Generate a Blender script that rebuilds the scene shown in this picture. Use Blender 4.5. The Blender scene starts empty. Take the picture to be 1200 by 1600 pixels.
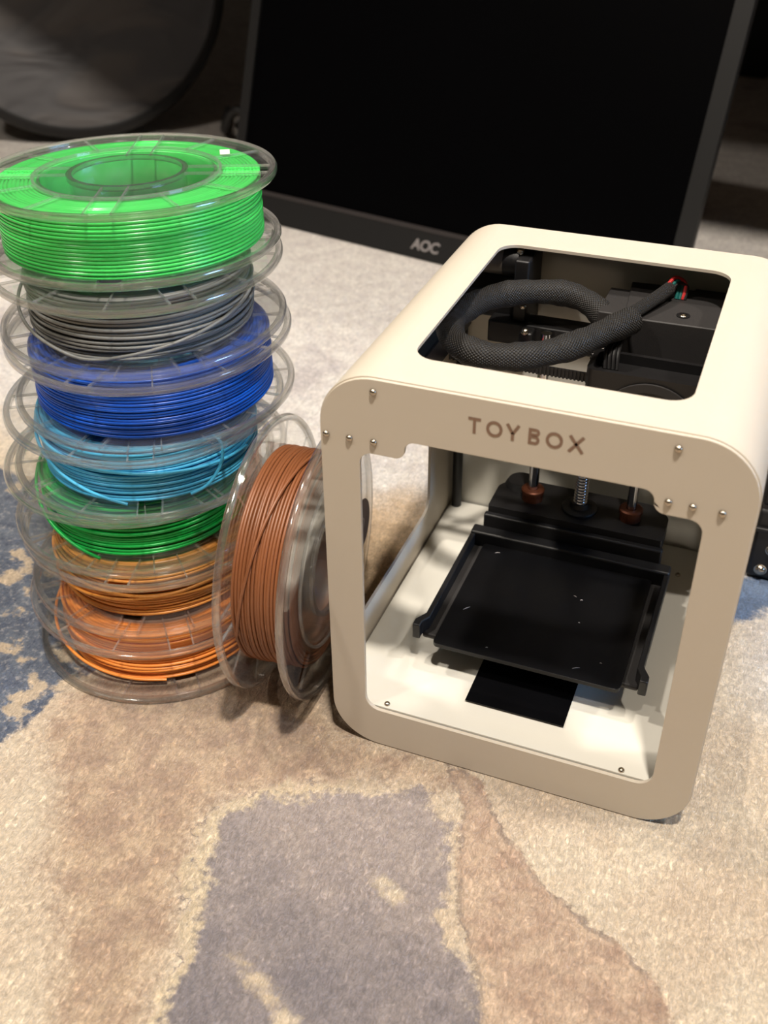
import bpy, bmesh, math, random
import numpy as np
from mathutils import Vector, Matrix
from mathutils.geometry import delaunay_2d_cdt

random.seed(7)
scene = bpy.context.scene
COL = scene.collection
PI = math.pi

# ------------------------------------------------------------------ camera
YAW, PITCH, ROLL = -0.3817, -0.6115, -0.0102
CAM_POS = Vector((0.17561, -0.36279, 0.42610))
FPX = 1652.3
fwd = Vector((math.sin(YAW) * math.cos(PITCH), math.cos(YAW) * math.cos(PITCH), math.sin(PITCH)))
r0 = Vector((math.cos(YAW), -math.sin(YAW), 0))
u0 = r0.cross(fwd)
rgt = r0 * math.cos(ROLL) + u0 * math.sin(ROLL)
upv = -r0 * math.sin(ROLL) + u0 * math.cos(ROLL)
cam_data = bpy.data.cameras.new('camera')
cam_data.sensor_fit = 'VERTICAL'
cam_data.sensor_height = 24.0
cam_data.lens = 24.0 * FPX / 1600.0
cam_data.clip_start = 0.01
cam_data.dof.use_dof = True
cam_data.dof.focus_distance = 0.54
cam_data.dof.aperture_fstop = 7.0
cam = bpy.data.objects.new('camera', cam_data)
COL.objects.link(cam)
M = Matrix((rgt, upv, -fwd)).transposed().to_4x4()
M.translation = CAM_POS
cam.matrix_world = M
scene.camera = cam

# ------------------------------------------------------------------ world, lights, exposure
world = bpy.data.worlds.new('world')
scene.world = world
world.use_nodes = True
wb = world.node_tree.nodes['Background']
wb.inputs[0].default_value = (1.0, 0.88, 0.76, 1)
wb.inputs[1].default_value = 0.03

def ceiling_or_side_light(pos, target, size, watts, color, spread=180):
    ld = bpy.data.lights.new('ceiling_or_side_light', 'AREA')
    ld.shape = 'DISK'; ld.size = size; ld.energy = watts; ld.color = color; ld.spread = math.radians(spread)
    o = bpy.data.objects.new('ceiling_or_side_light', ld); COL.objects.link(o)
    o.location = pos
    o.rotation_euler = (Vector(target) - Vector(pos)).to_track_quat('-Z', 'Y').to_euler()
    return o
WARM = (1.0, 0.91, 0.80)
ceiling_or_side_light((0.42, -0.60, 2.5), (0.05, 0.1, 0), 0.14, 76, WARM)
ceiling_or_side_light((-1.0, 0.15, 2.5), (0, 0.1, 0), 0.14, 34, WARM)
ceiling_or_side_light((1.4, 0.30, 2.5), (0.1, 0.1, 0), 0.14, 26, WARM)
ceiling_or_side_light((-1.3, -1.2, 2.5), (0.0, 0.1, 0), 0.14, 20, WARM)
ceiling_or_side_light((2.3, 0.12, 0.85), (0.1, 0.12, 0.05), 0.8, 0.9, (0.30, 0.56, 1.0), 22)   # blue light added low at the right, standing in for unseen window daylight

vs = scene.view_settings
scene.display_settings.display_device = 'sRGB'
vs.view_transform = 'Standard'; vs.look = 'None'; vs.gamma = 1.0; vs.exposure = 0.0
vs.use_curve_mapping = False
cy = scene.cycles
cy.max_bounces = 10; cy.transmission_bounces = 8; cy.transparent_max_bounces = 40
cy.diffuse_bounces = 3; cy.glossy_bounces = 3
cy.caustics_reflective = False; cy.caustics_refractive = False
cy.use_denoising = True
cy.sample_clamp_indirect = 4.0

# ------------------------------------------------------------------ material helpers
def lin(c):
    return tuple(((v / 255) / 12.92 if v / 255 <= 0.04045 else ((v / 255 + 0.055) / 1.055) ** 2.4) for v in c) + (1.0,)

class NT:
    def __init__(s, name):
        s.m = bpy.data.materials.new(name); s.m.use_nodes = True
        s.t = s.m.node_tree; s.t.nodes.clear()
        s.out = s.n('ShaderNodeOutputMaterial')
    def n(s, ty, **kw):
        x = s.t.nodes.new(ty)
        for k, v in kw.items(): setattr(x, k, v)
        return x
    def l(s, a, b): s.t.links.new(a, b)
    def noise(s, scale, detail=3, rough=0.5, vec=None, dist=0.0):
        x = s.n('ShaderNodeTexNoise'); x.inputs['Scale'].default_value = scale
        x.inputs['Detail'].default_value = detail; x.inputs['Roughness'].default_value = rough
        x.inputs['Distortion'].default_value = dist
        if vec is None: vec = s.obj()
        s.l(vec, x.inputs['Vector']); return x.outputs['Fac']
    def obj(s):
        if not hasattr(s, '_o'): s._o = s.n('ShaderNodeTexCoord')
        return s._o.outputs['Object']
    def uv(s):
        if not hasattr(s, '_o'): s._o = s.n('ShaderNodeTexCoord')
        return s._o.outputs['UV']
    def math(s, op, a, b=0.0, c=0.0, clamp=False):
        x = s.n('ShaderNodeMath', operation=op, use_clamp=clamp)
        for i, v in enumerate((a, b, c)):
            if isinstance(v, (int, float)): x.inputs[i].default_value = v
            else: s.l(v, x.inputs[i])
        return x.outputs[0]
    def mix(s, f, a, b, blend='MIX'):
        x = s.n('ShaderNodeMix', data_type='RGBA', blend_type=blend)
        for i, v in ((0, f), (6, a), (7, b)):
            if isinstance(v, (int, float)): x.inputs[i].default_value = v
            elif isinstance(v, tuple): x.inputs[i].default_value = v
            else: s.l(v, x.inputs[i])
        return x.outputs[2]
    def ramp(s, v, lo, hi, a=0.0, b=1.0):
        x = s.n('ShaderNodeMapRange', interpolation_type='SMOOTHSTEP')
        s.l(v, x.inputs[0])
        for i, q in enumerate((lo, hi, a, b)): x.inputs[i + 1].default_value = q
        return x.outputs[0]
    def bump(s, h, strength, dist):
        x = s.n('ShaderNodeBump'); x.inputs['Strength'].default_value = strength; x.inputs['Distance'].default_value = dist
        s.l(h, x.inputs['Height']); return x.outputs[0]

def pmat(name, rgb, rough=0.5, metal=0.0, var=0.08, vscale=60, bump=0.0, bscale=400, spec=0.5, coat=0.0, sss=0.0):
    q = NT(name); b = q.n('ShaderNodeBsdfPrincipled'); q.l(b.outputs[0], q.out.inputs[0])
    c = lin(rgb)
    f = q.noise(vscale, 4)
    d = tuple(x * (1 - var) for x in c[:3]) + (1.0,); e = tuple(min(1, x * (1 + var)) for x in c[:3]) + (1.0,)
    q.l(q.mix(f, d, e), b.inputs['Base Color'])
    b.inputs['Roughness'].default_value = rough; b.inputs['Metallic'].default_value = metal
    b.inputs['Specular IOR Level'].default_value = spec
    b.inputs['Coat Weight'].default_value = coat
    if sss:
        b.inputs['Subsurface Weight'].default_value = sss; b.inputs['Subsurface Radius'].default_value = (0.002, 0.002, 0.002)
    if bump:
        q.l(q.bump(q.noise(bscale, 3), bump, 0.0005), b.inputs['Normal'])
    return q.m

def clear_sheet(name, tint, refl=0.35, haze=0.05):
    # clear thin plastic: what lies behind shows through, the surface mirrors at grazing angles, a little milky haze
    q = NT(name)
    tr = q.n('ShaderNodeBsdfTransparent'); tr.inputs[0].default_value = tint
    gl = q.n('ShaderNodeBsdfGlossy'); gl.inputs['Roughness'].default_value = 0.06; gl.inputs[0].default_value = (1, 1, 1, 1)
    df = q.n('ShaderNodeBsdfDiffuse'); df.inputs[0].default_value = (0.8, 0.8, 0.8, 1)
    ge = q.n('ShaderNodeNewGeometry'); dp = q.n('ShaderNodeVectorMath', operation='DOT_PRODUCT')
    q.l(ge.outputs['Normal'], dp.inputs[0]); q.l(ge.outputs['Incoming'], dp.inputs[1])
    gz = q.math('SUBTRACT', 1.0, q.math('ABSOLUTE', dp.outputs['Value']))
    frs = q.math('ADD', 0.04, q.math('MULTIPLY', q.math('POWER', gz, 5.0), 0.96))
    sc = q.noise(90, 4)
    hz = q.math('MULTIPLY', sc, haze * 2)
    m0 = q.n('ShaderNodeMixShader'); q.l(hz, m0.inputs[0]); q.l(tr.outputs[0], m0.inputs[1]); q.l(df.outputs[0], m0.inputs[2])
    m1 = q.n('ShaderNodeMixShader'); q.l(q.math('MULTIPLY', frs, refl * 2, clamp=True), m1.inputs[0]); q.l(m0.outputs[0], m1.inputs[1]); q.l(gl.outputs[0], m1.inputs[2])
    q.l(m1.outputs[0], q.out.inputs[0])
    return q.m

def clear_solid(name, glass, milk):
    # thick clear plastic (rims, ribs): mostly straight-through, some refraction, bright glossy edges, a trace of milky haze
    q = NT(name)
    b = q.n('ShaderNodeBsdfPrincipled')
    b.inputs['Base Color'].default_value = (0.99, 0.99, 0.99, 1); b.inputs['Transmission Weight'].default_value = 1.0
    b.inputs['Roughness'].default_value = 0.02; b.inputs['IOR'].default_value = 1.5
    nb = q.bump(q.noise(120, 2), 0.05, 0.001); q.l(nb, b.inputs['Normal'])
    tr = q.n('ShaderNodeBsdfTransparent'); tr.inputs[0].default_value = (0.985, 0.99, 0.985, 1)
    gl = q.n('ShaderNodeBsdfGlossy'); gl.inputs['Roughness'].default_value = 0.09; gl.inputs[0].default_value = (1, 1, 1, 1)
    df = q.n('ShaderNodeBsdfDiffuse'); df.inputs[0].default_value = (0.88, 0.88, 0.87, 1)
    tl = q.n('ShaderNodeBsdfTranslucent'); tl.inputs[0].default_value = (0.88, 0.88, 0.87, 1)
    ge = q.n('ShaderNodeNewGeometry'); dp = q.n('ShaderNodeVectorMath', operation='DOT_PRODUCT')
    q.l(ge.outputs['Normal'], dp.inputs[0]); q.l(ge.outputs['Incoming'], dp.inputs[1])
    gz = q.math('SUBTRACT', 1.0, q.math('ABSOLUTE', dp.outputs['Value']))
    frs = q.math('ADD', 0.07, q.math('MULTIPLY', q.math('POWER', gz, 4.0), 0.75))
    def mx(f, x, y):
        m = q.n('ShaderNodeMixShader')
        if isinstance(f, float): m.inputs[0].default_value = f
        else: q.l(f, m.inputs[0])
        q.l(x, m.inputs[1]); q.l(y, m.inputs[2]); return m.outputs[0]
    o = mx(glass, tr.outputs[0], b.outputs[0])
    o = mx(milk, o, mx(0.5, df.outputs[0], tl.outputs[0]))
    o = mx(frs, o, gl.outputs[0])
    q.l(o, q.out.inputs[0])
    return q.m

MAT = {}
MAT['shell'] = pmat('white_powder_coat', (197, 187, 172), 0.42, var=0.015, bump=0.10, bscale=2500, spec=0.4)
MAT['shell_in'] = pmat('white_inner_sheet', (212, 209, 199), 0.22, var=0.02, bump=0.05, bscale=1500, spec=0.5)
MAT['black'] = pmat('black_plastic', (15, 14, 15), 0.45, var=0.25, bump=0.1, bscale=900)
MAT['black_matte'] = pmat('black_matte_plastic', (38, 36, 36), 0.6, var=0.2, bump=0.15, bscale=1500)
MAT['bed'] = pmat('black_bed_plate', (10, 10, 12), 0.3, var=0.5, vscale=35, bump=0.08, bscale=300, spec=0.35)
MAT['chrome'] = pmat('chrome', (205, 205, 208), 0.15, 1.0, var=0.05)
MAT['screw'] = pmat('nickel_screw', (190, 180, 165), 0.25, 1.0, var=0.1)
MAT['copper'] = pmat('bronze_bushing', (96, 52, 32), 0.45, 0.6, var=0.2)
MAT['letter'] = pmat('bronze_mirror_letter', (138, 116, 104), 0.3, 0.75, var=0.25, vscale=45)
MAT['sticker_black'] = pmat('black_sticker', (10, 10, 12), 0.14, var=0.5, vscale=40)
MAT['tape'] = pmat('silver_tape', (120, 112, 104), 0.4, 0.5)
MAT['red'] = pmat('red_wire', (190, 45, 45), 0.4)
MAT['teal'] = pmat('teal_wire', (20, 95, 90), 0.4)
MAT['bluewire'] = pmat('blue_wire', (28, 34, 78), 0.4)
MAT['screen'] = pmat('dark_screen', (3, 3, 4), 0.4, var=0.3, vscale=4, spec=0.04)
MAT['bezel'] = pmat('black_bezel', (11, 11, 12), 0.5, var=0.15)
MAT['bezel_edge'] = pmat('bezel_grey_edge', (48, 44, 44), 0.45, var=0.1)
MAT['logo'] = pmat('grey_logo', (150, 145, 145), 0.4, 0.3)
MAT['paper'] = pmat('white_sticker', (225, 222, 215), 0.6, var=0.04)
MAT['umber'] = pmat('umber_label', (60, 45, 40), 0.5, var=0.1)
MAT['grey_print'] = pmat('grey_print', (130, 115, 108), 0.5, var=0.05)
MAT['table'] = pmat('table_laminate', (70, 62, 56), 0.5, var=0.1)
MAT['tan'] = pmat('tan_leg', (120, 92, 68), 0.6, var=0.15)
MAT['case'] = pmat('black_case', (24, 23, 24), 0.45, var=0.2, bump=0.2, bscale=600)
MAT['clear_disc'] = clear_sheet('clear_plastic_sheet', (0.985, 0.99, 0.987, 1), 0.7, 0.02)
MAT['clear_core'] = clear_sheet('clear_plastic_core', (0.98, 0.985, 0.98, 1), 0.5, 0.03)
MAT['clear_rim'] = clear_solid('clear_plastic_rim', 0.35, 0.03)
MAT['clear_rib'] = clear_solid('clear_plastic_rib', 0.2, 0.14)

def filament_mat(name, rgb, gloss=0.3):
    return pmat(name, rgb, gloss, var=0.10, vscale=220, spec=0.5, sss=0.0)
FIL = {k: filament_mat('filament_' + k, c, g) for k, c, g in (
    ('bright_green', (74, 212, 98), 0.22), ('grey', (122, 122, 119), 0.45), ('blue', (8, 84, 200), 0.3), ('sky_blue', (84, 196, 246), 0.28),
    ('green', (30, 192, 84), 0.25), ('gold', (226, 150, 68), 0.35), ('orange', (255, 152, 66), 0.35), ('brown', (134, 82, 50), 0.4))}

# ------------------------------------------------------------------ mesh helpers
def link(o, parent=None):
    COL.objects.link(o)
    if parent is not None: o.parent = parent
    return o
def obj(name, bm, mat, parent=None, smooth=None, bevel=0.0, segs=2):
    bmesh.ops.recalc_face_normals(bm, faces=bm.faces[:])
    me = bpy.data.meshes.new(name); bm.to_mesh(me); bm.free()
    me.materials.append(MAT.get(mat, mat) if isinstance(mat, str) else mat)
    finish(me, smooth)
    o = link(bpy.data.objects.new(name, me), parent)
    if bevel:
        md = o.modifiers.new('bevel', 'BEVEL'); md.width = bevel; md.segments = segs; md.limit_method = 'ANGLE'; md.angle_limit = math.radians(40)
    return o
def finish(me, smooth):
    if smooth is not None:
        me.polygons.foreach_set('use_smooth', [True] * len(me.polygons))
        me.set_sharp_from_angle(angle=math.radians(smooth))
def tag(o, label=None, cat=None, group=None, kind=None):
    if label: o['label'] = label
    if cat: o['category'] = cat
    if group: o['group'] = group
    if kind: o['kind'] = kind
    return o
def empty(name, loc=(0, 0, 0)):
    o = bpy.data.objects.new(name, None); o.location = loc; o.empty_display_size = 0.02
    return link(o)
def inst(o, parent, loc=None, rot=None):
    c = o.copy(); COL.objects.link(c); c.parent = parent
    if loc is not None: c.location = loc
    if rot is not None: c.rotation_euler = rot
    return c

def add_box(bm, x0, x1, y0, y1, z0, z1):
    v = [bm.verts.new((x, y, z)) for z in (z0, z1) for y in (y0, y1) for x in (x0, x1)]
    for f in ((0, 1, 3, 2), (4, 6, 7, 5), (0, 4, 5, 1), (2, 3, 7, 6), (0, 2, 6, 4), (1, 5, 7, 3)):
        bm.faces.new([v[i] for i in f])
    return v
def box_obj(name, b, mat, parent=None, bevel=0.0, segs=2):
    bm = bmesh.new(); add_box(bm, *b); return obj(name, bm, mat, parent, 30 if bevel else None, bevel, segs)
def add_lathe(bm, prof, seg=64, closed=True, mat3=None):
    rings = []
    for i in range(seg):
        a = 2 * PI * i / seg; ca, sa = math.cos(a), math.sin(a)
        ring = []
        for r, z in prof:
            p = Vector((r * ca, r * sa, z))
            ring.append(bm.verts.new(mat3 @ p if mat3 else p))
        rings.append(ring)
    n = len(prof)
    for i in range(seg):
        A, B = rings[i], rings[(i + 1) % seg]
        for j in range(n if closed else n - 1):
            k = (j + 1) % n
            bm.faces.new((A[j], B[j], B[k], A[k]))
def add_tube(bm, pts, rad, sides=8, closed=False, uvl=None, caps=True):
    pts = [Vector(p) for p in pts]; n = len(pts)
    rads = rad if isinstance(rad, (list, tuple)) else [rad] * n
    tang = []
    for i in range(n):
        a = pts[(i - 1) % n] if (closed or i > 0) else pts[i]
        b = pts[(i + 1) % n] if (closed or i < n - 1) else pts[i]
        tang.append((b - a).normalized())
    nv = tang[0].orthogonal().normalized()
    if closed: nv = (Vector((0, 0, 1)) - tang[0] * tang[0].z).normalized()
    rings = []; L = 0.0; lens = []
    for i in range(n):
        if i: L += (pts[i] - pts[i - 1]).length
        lens.append(L)
        nv = (nv - tang[i] * nv.dot(tang[i])).normalized(); bv = tang[i].cross(nv)
        rings.append([bm.verts.new(pts[i] + (nv * math.cos(2 * PI * k / sides) + bv * math.sin(2 * PI * k / sides)) * rads[i]) for k in range(sides)])
    for i in range(n if closed else n - 1):
        A, B = rings[i], rings[(i + 1) % n]
        for k in range(sides):
            k2 = (k + 1) % sides
            f = bm.faces.new((A[k], A[k2], B[k2], B[k]))
            if uvl is not None:
                j = (i + 1) % n
                for lp, uv in zip(f.loops, ((k / sides, lens[i]), ((k + 1) / sides, lens[i]), ((k + 1) / sides, lens[j]), (k / sides, lens[j]))):
                    lp[uvl].uv = uv
    if caps and not closed:
        bm.faces.new(rings[0][::-1]); bm.faces.new(rings[-1])
def spline(pts, sub=8):
    P = [Vector(p) for p in pts]; out = []
    for i in range(len(P) - 1):
        a, b, c, d = P[max(i - 1, 0)], P[i], P[i + 1], P[min(i + 2, len(P) - 1)]
        for s in range(sub):
            t = s / sub
            out.append(0.5 * ((2 * b) + (c - a) * t + (2 * a - 5 * b + 4 * c - d) * t * t + (3 * b - a - 3 * c + d) * t ** 3))
    out.append(P[-1]); return out
def rrect(x0, x1, y0, y1, r, seg=8):
    out = []
    for cx, cyy, a0 in ((x1 - r, y1 - r, 0), (x0 + r, y1 - r, 90), (x0 + r, y0 + r, 180), (x1 - r, y0 + r, 270)):
        for i in range(seg + 1):
            a = math.radians(a0 + 90 * i / seg); out.append((cx + r * math.cos(a), cyy + r * math.sin(a)))
    return out
def round_poly(pts, rads, seg=6):
    out = []; n = len(pts)
    for i in range(n):
        p = Vector(pts[i]); a = (Vector(pts[i - 1]) - p); b = (Vector(pts[(i + 1) % n]) - p); r = rads[i] if isinstance(rads, (list, tuple)) else rads
        if r <= 0: out.append(tuple(p)); continue
        an, bn = a.normalized(), b.normalized(); half = an.angle(bn) / 2
        d = min(r / math.tan(half), a.length * 0.49, b.length * 0.49); r2 = d * math.tan(half)
        c = p + (an + bn).normalized() * (r2 / math.sin(half))
        s, e = p + an * d - c, p + bn * d - c
        a0 = math.atan2(s.y, s.x); da = math.atan2(e.y, e.x) - a0
        while da > PI: da -= 2 * PI
        while da < -PI: da += 2 * PI
        for k in range(seg + 1):
            t = a0 + da * k / seg; out.append((c.x + r2 * math.cos(t), c.y + r2 * math.sin(t)))
    return out
def add_plate(bm, outer, holes, fmap, w0, w1):
    """a sheet with holes: outline and holes in (u, v), thickness from w0 to w1, fmap(u, v, w) -> point"""
    loops = [outer] + holes
    V = []; F = []
    for lp in loops:
        s = len(V); V += [Vector(p) for p in lp]; F.append([s + i for i in range(len(lp))])
    res = delaunay_2d_cdt(V, [], F, 0, 1e-7)
    vs2, faces = res[0], res[2]
    def inside(poly, p):
        c = False; j = len(poly) - 1
        for i in range(len(poly)):
            if (poly[i][1] > p.y) != (poly[j][1] > p.y) and p.x < (poly[j][0] - poly[i][0]) * (p.y - poly[i][1]) / (poly[j][1] - poly[i][1]) + poly[i][0]: c = not c
            j = i
        return c
    A = [bm.verts.new(fmap(v.x, v.y, w0)) for v in vs2]; B = [bm.verts.new(fmap(v.x, v.y, w1)) for v in vs2]
    for f in faces:
        cen = sum((vs2[i] for i in f), Vector((0, 0))) / len(f)
        if not inside(outer, cen) or any(inside(h, cen) for h in holes): continue
        bm.faces.new([A[i] for i in f]); bm.faces.new([B[i] for i in reversed(f)])
    idx = {}
    for i, v in enumerate(vs2): idx[(round(v.x, 6), round(v.y, 6))] = i
    for lp in loops:
        ids = [idx.get((round(p[0], 6), round(p[1], 6))) for p in lp]
        for i in range(len(ids)):
            a, b = ids[i], ids[(i + 1) % len(ids)]
            if a is None or b is None or a == b: continue
            try: bm.faces.new((A[a], A[b], B[b], B[a]))
            except ValueError: pass
    for v in [v for v in bm.verts if not v.link_faces]: bm.verts.remove(v)

# ================================================================== SETTING: the patterned carpet
POLY = dict(
 grey=[(-0.03,-0.073),(-0.016,-0.062),(0.005,-0.047),(0.024,-0.037),(0.04,-0.029),(0.052,-0.022),(0.068,-0.025),(0.079,-0.042),(0.083,-0.06),(0.092,-0.075),(0.092,-0.089),(0.105,-0.098),(0.114,-0.114),(0.122,-0.129),(0.134,-0.158),(0.006,-0.207),(-0.004,-0.175),(-0.006,-0.16),(-0.007,-0.142),(-0.015,-0.117),(-0.026,-0.094)],
 sliver=[(0.009,-0.139),(0.013,-0.136),(0.029,-0.144),(0.044,-0.15),(0.055,-0.158),(0.048,-0.164),(0.036,-0.155),(0.022,-0.146)],
 sliver2=[(0.052,-0.078),(0.06,-0.078),(0.072,-0.085),(0.071,-0.088),(0.063,-0.086)],
 blue=[(-0.52,0.0),(-0.45,0.12),(-0.396,0.15),(-0.332,0.15),(-0.300,0.154),(-0.255,0.12),(-0.200,0.064),(-0.156,0.015),(-0.150,-0.01),(-0.156,-0.019),(-0.159,-0.036),(-0.160,-0.056),(-0.164,-0.075),(-0.185,-0.136),(-0.30,-0.20)],
 tanl=[(-0.151,-0.029),(-0.13,0.03),(-0.02,0.03),(-0.003,0.004),(0.044,-0.002),(0.073,-0.003),(0.067,-0.018),(0.038,-0.022),(0.004,-0.038),(-0.036,-0.066),(-0.034,-0.092),(-0.024,-0.119),(-0.014,-0.15),(-0.013,-0.169),(0.001,-0.193),(-0.039,-0.209),(-0.051,-0.184),(-0.069,-0.152),(-0.098,-0.122),(-0.12,-0.084),(-0.148,-0.062)],
 tanr=[(0.061,0.0),(0.081,-0.004),(0.106,-0.034),(0.13,-0.055),(0.149,-0.064),(0.166,-0.071),(0.182,-0.081),(0.194,-0.096),(0.205,-0.124),(0.135,-0.162),(0.118,-0.119),(0.108,-0.097),(0.099,-0.087),(0.092,-0.068),(0.084,-0.04),(0.082,-0.024)],
 blue2=[(0.16,0.215),(0.30,0.24),(0.40,0.30),(0.42,0.20),(0.223,0.195),(0.203,0.177),(0.190,0.168),(0.16,0.16)],
 gold=[(-0.09,0.19),(-0.05,0.226),(-0.015,0.236),(0.02,0.21),(0.03,0.13),(0.0,0.07),(-0.05,0.07),(-0.07,0.13)],
)
def sdf(X, Y, poly):
    d = np.full(X.shape, 1e9); inside = np.zeros(X.shape, bool)
    n = len(poly)
    for i in range(n):
        ax, ay = poly[i]; bx, by = poly[(i + 1) % n]
        ex, ey = bx - ax, by - ay
        t = np.clip(((X - ax) * ex + (Y - ay) * ey) / (ex * ex + ey * ey), 0, 1)
        d = np.minimum(d, np.hypot(X - ax - t * ex, Y - ay - t * ey))
        if ey != 0:
            c = ((ay > Y) != (by > Y)) & (X < ex * (Y - ay) / ey + ax)
            inside ^= c
    return np.where(inside, -d, d)
def carpet():
    xs = np.unique(np.concatenate([np.linspace(-4, -0.6, 18), np.arange(-0.6, 0.5, 0.005), np.linspace(0.5, 4, 18)]))
    ys = np.unique(np.concatenate([np.linspace(-3, -0.3, 14), np.arange(-0.3, 0.4, 0.005), np.linspace(0.4, 5, 30)]))
    X, Y = np.meshgrid(xs, ys); nx, ny = len(xs), len(ys)
    co = np.stack([X.ravel(), Y.ravel(), np.zeros(X.size)], 1)
    i = np.arange((ny - 1) * (nx - 1)); r, c = i // (nx - 1), i % (nx - 1); a = r * nx + c
    quads = np.stack([a, a + 1, a + nx + 1, a + nx], 1)
    me = bpy.data.meshes.new('floor'); me.from_pydata(co.tolist(), [], quads.tolist())
    for k, p in POLY.items():
        at = me.attributes.new('sd_' + k, 'FLOAT', 'POINT'); at.data.foreach_set('value', np.clip(sdf(X, Y, p), -0.3, 0.3).ravel().astype(np.float32))
    q = NT('patterned_carpet'); b = q.n('ShaderNodeBsdfPrincipled'); q.l(b.outputs[0], q.out.inputs[0])
    b.inputs['Roughness'].default_value = 0.95; b.inputs['Specular IOR Level'].default_value = 0.1
    b.inputs['Sheen Weight'].default_value = 0.15; b.inputs['Sheen Roughness'].default_value = 0.5
    def A(k):
        x = q.n('ShaderNodeAttribute', attribute_name='sd_' + k); return x.outputs['Fac']
    n_big = q.noise(14, 4, 0.6); n_mid = q.noise(55, 5, 0.65); n_fine = q.noise(260, 4, 0.7); n_fib = q.noise(900, 3, 0.7)
    n_big2 = q.noise(9, 4, 0.55, dist=0.6)
    edge = q.math('ADD', q.math('MULTIPLY', q.math('SUBTRACT', n_mid, 0.5), 0.020), q.math('MULTIPLY', q.math('SUBTRACT', n_fine, 0.5), 0.012))
    wob = q.math('MULTIPLY', q.math('SUBTRACT', q.noise(38, 3, 0.6), 0.5), 0.034)
    def mask(k, w=0.0012, amp=1.0, off=0.0, big=0.0):
        v = q.math('ADD', A(k), q.math('ADD', q.math('MULTIPLY', edge, amp), q.math('MULTIPLY', wob, big)))
        return q.ramp(q.math('ADD', v, off), -w, w, 1.0, 0.0), v
    cream, cream2 = lin((220, 203, 178)), lin((206, 185, 160))
    col = q.mix(q.ramp(n_big, 0.35, 0.65), cream, cream2)
    # far part: pale, with lavender veins
    sep = q.n('ShaderNodeSeparateXYZ'); q.l(q.obj(), sep.inputs[0])
    far = q.ramp(q.math('ADD', sep.outputs['Y'], q.math('MULTIPLY', q.math('SUBTRACT', n_big, 0.5), 0.25)), 0.13, 0.26)
    pale = q.mix(q.ramp(n_mid, 0.38, 0.62), lin((222, 213, 206)), lin((238, 231, 222)))
    pale = q.mix(q.math('MULTIPLY', q.ramp(n_big2, 0.58, 0.68), 0.6), pale, lin((184, 172, 172)))
    right = q.ramp(sep.outputs['X'], 0.18, 0.22)
    far2 = q.math('MULTIPLY', right, q.ramp(sep.outputs['Y'], 0.06, 0.14))
    col = q.mix(q.math('MAXIMUM', far, q.math('MULTIPLY', far2, 0.85)), col, pale)
    m, _ = mask('gold', 0.018, 1.2); col = q.mix(q.math('MULTIPLY', m, 0.8), col, q.mix(n_mid, lin((206, 172, 126)), lin((190, 160, 126))))
    tan = q.mix(q.ramp(n_mid, 0.35, 0.68), lin((160, 130, 108)), lin((196, 168, 138)))
    m, v = mask('tanl', 0.012, 1.6); col = q.mix(q.math('MULTIPLY', m, 0.85), col, tan)
    tanr = q.mix(q.ramp(n_mid, 0.32, 0.68), lin((164, 132, 112)), lin((206, 178, 152)))
    m, v = mask('tanr', 0.002, 0.7); col = q.mix(q.math('MULTIPLY', m, 0.82), col, tanr)
    line = q.math('MULTIPLY', q.ramp(q.math('ABSOLUTE', v), 0.0004, 0.0020, 1, 0), q.ramp(n_mid, 0.42, 0.56))
    col = q.mix(q.math('MULTIPLY', line, 0.55), col, lin((104, 88, 84)))
    # grey patch with a cream border
    leftn = q.ramp(sep.outputs['X'], 0.0, 0.05, 1.0, 0.2)
    m, v = mask('grey', 0.003, 1.2, -0.006, 1.0); col = q.mix(q.math('MULTIPLY', q.math('MULTIPLY', m, 0.8), leftn), col, lin((212, 192, 160)))
    gline = q.math('MULTIPLY', q.ramp(q.math('ABSOLUTE', q.math('SUBTRACT', v, 0.0085)), 0.0003, 0.0012, 1, 0), q.ramp(n_mid, 0.46, 0.56))
    gline = q.math('MULTIPLY', gline, q.ramp(sep.outputs['X'], 0.0, 0.02, 1, 0))
    col = q.mix(q.math('MULTIPLY', gline, 0.6), col, lin((92, 82, 88)))
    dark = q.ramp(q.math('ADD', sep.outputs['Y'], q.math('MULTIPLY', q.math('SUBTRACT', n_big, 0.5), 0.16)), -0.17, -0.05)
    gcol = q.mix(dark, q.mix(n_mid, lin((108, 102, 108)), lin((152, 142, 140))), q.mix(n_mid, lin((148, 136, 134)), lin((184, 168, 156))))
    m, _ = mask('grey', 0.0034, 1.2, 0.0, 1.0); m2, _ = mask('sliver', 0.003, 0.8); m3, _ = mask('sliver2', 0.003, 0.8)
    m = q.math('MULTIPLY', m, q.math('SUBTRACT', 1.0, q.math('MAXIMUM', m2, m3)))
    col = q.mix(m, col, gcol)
    # blue patches with cream specks
    specks = q.ramp(q.math('ADD', q.math('MULTIPLY', n_big, 0.6), q.math('MULTIPLY', n_mid, 0.5)), 0.585, 0.635)
    bcol = q.mix(q.ramp(n_mid, 0.3, 0.7), lin((62, 74, 98)), lin((104, 114, 130)))
    bcol = q.mix(q.math('MULTIPLY', q.ramp(n_fine, 0.5, 0.72), 0.65), bcol, lin((172, 168, 164)))
    bcol = q.mix(specks, bcol, lin((198, 178, 152)))
    m, _ = mask('blue', 0.0025, 1.0); col = q.mix(m, col, bcol)
    m, _ = mask('blue2', 0.006, 1.4); col = q.mix(m, col, q.mix(n_mid, lin((70, 92, 128)), lin((120, 140, 166))))
    # pile: short fibres, light and dark tips
    st = q.n('ShaderNodeMapping'); st.inputs['Scale'].default_value = (1.0, 0.45, 1.0); st.inputs['Rotation'].default_value = (0, 0, 0.5); q.l(q.obj(), st.inputs[0])
    fib = q.noise(480, 4, 0.72, st.outputs[0], 1.6)
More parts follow.
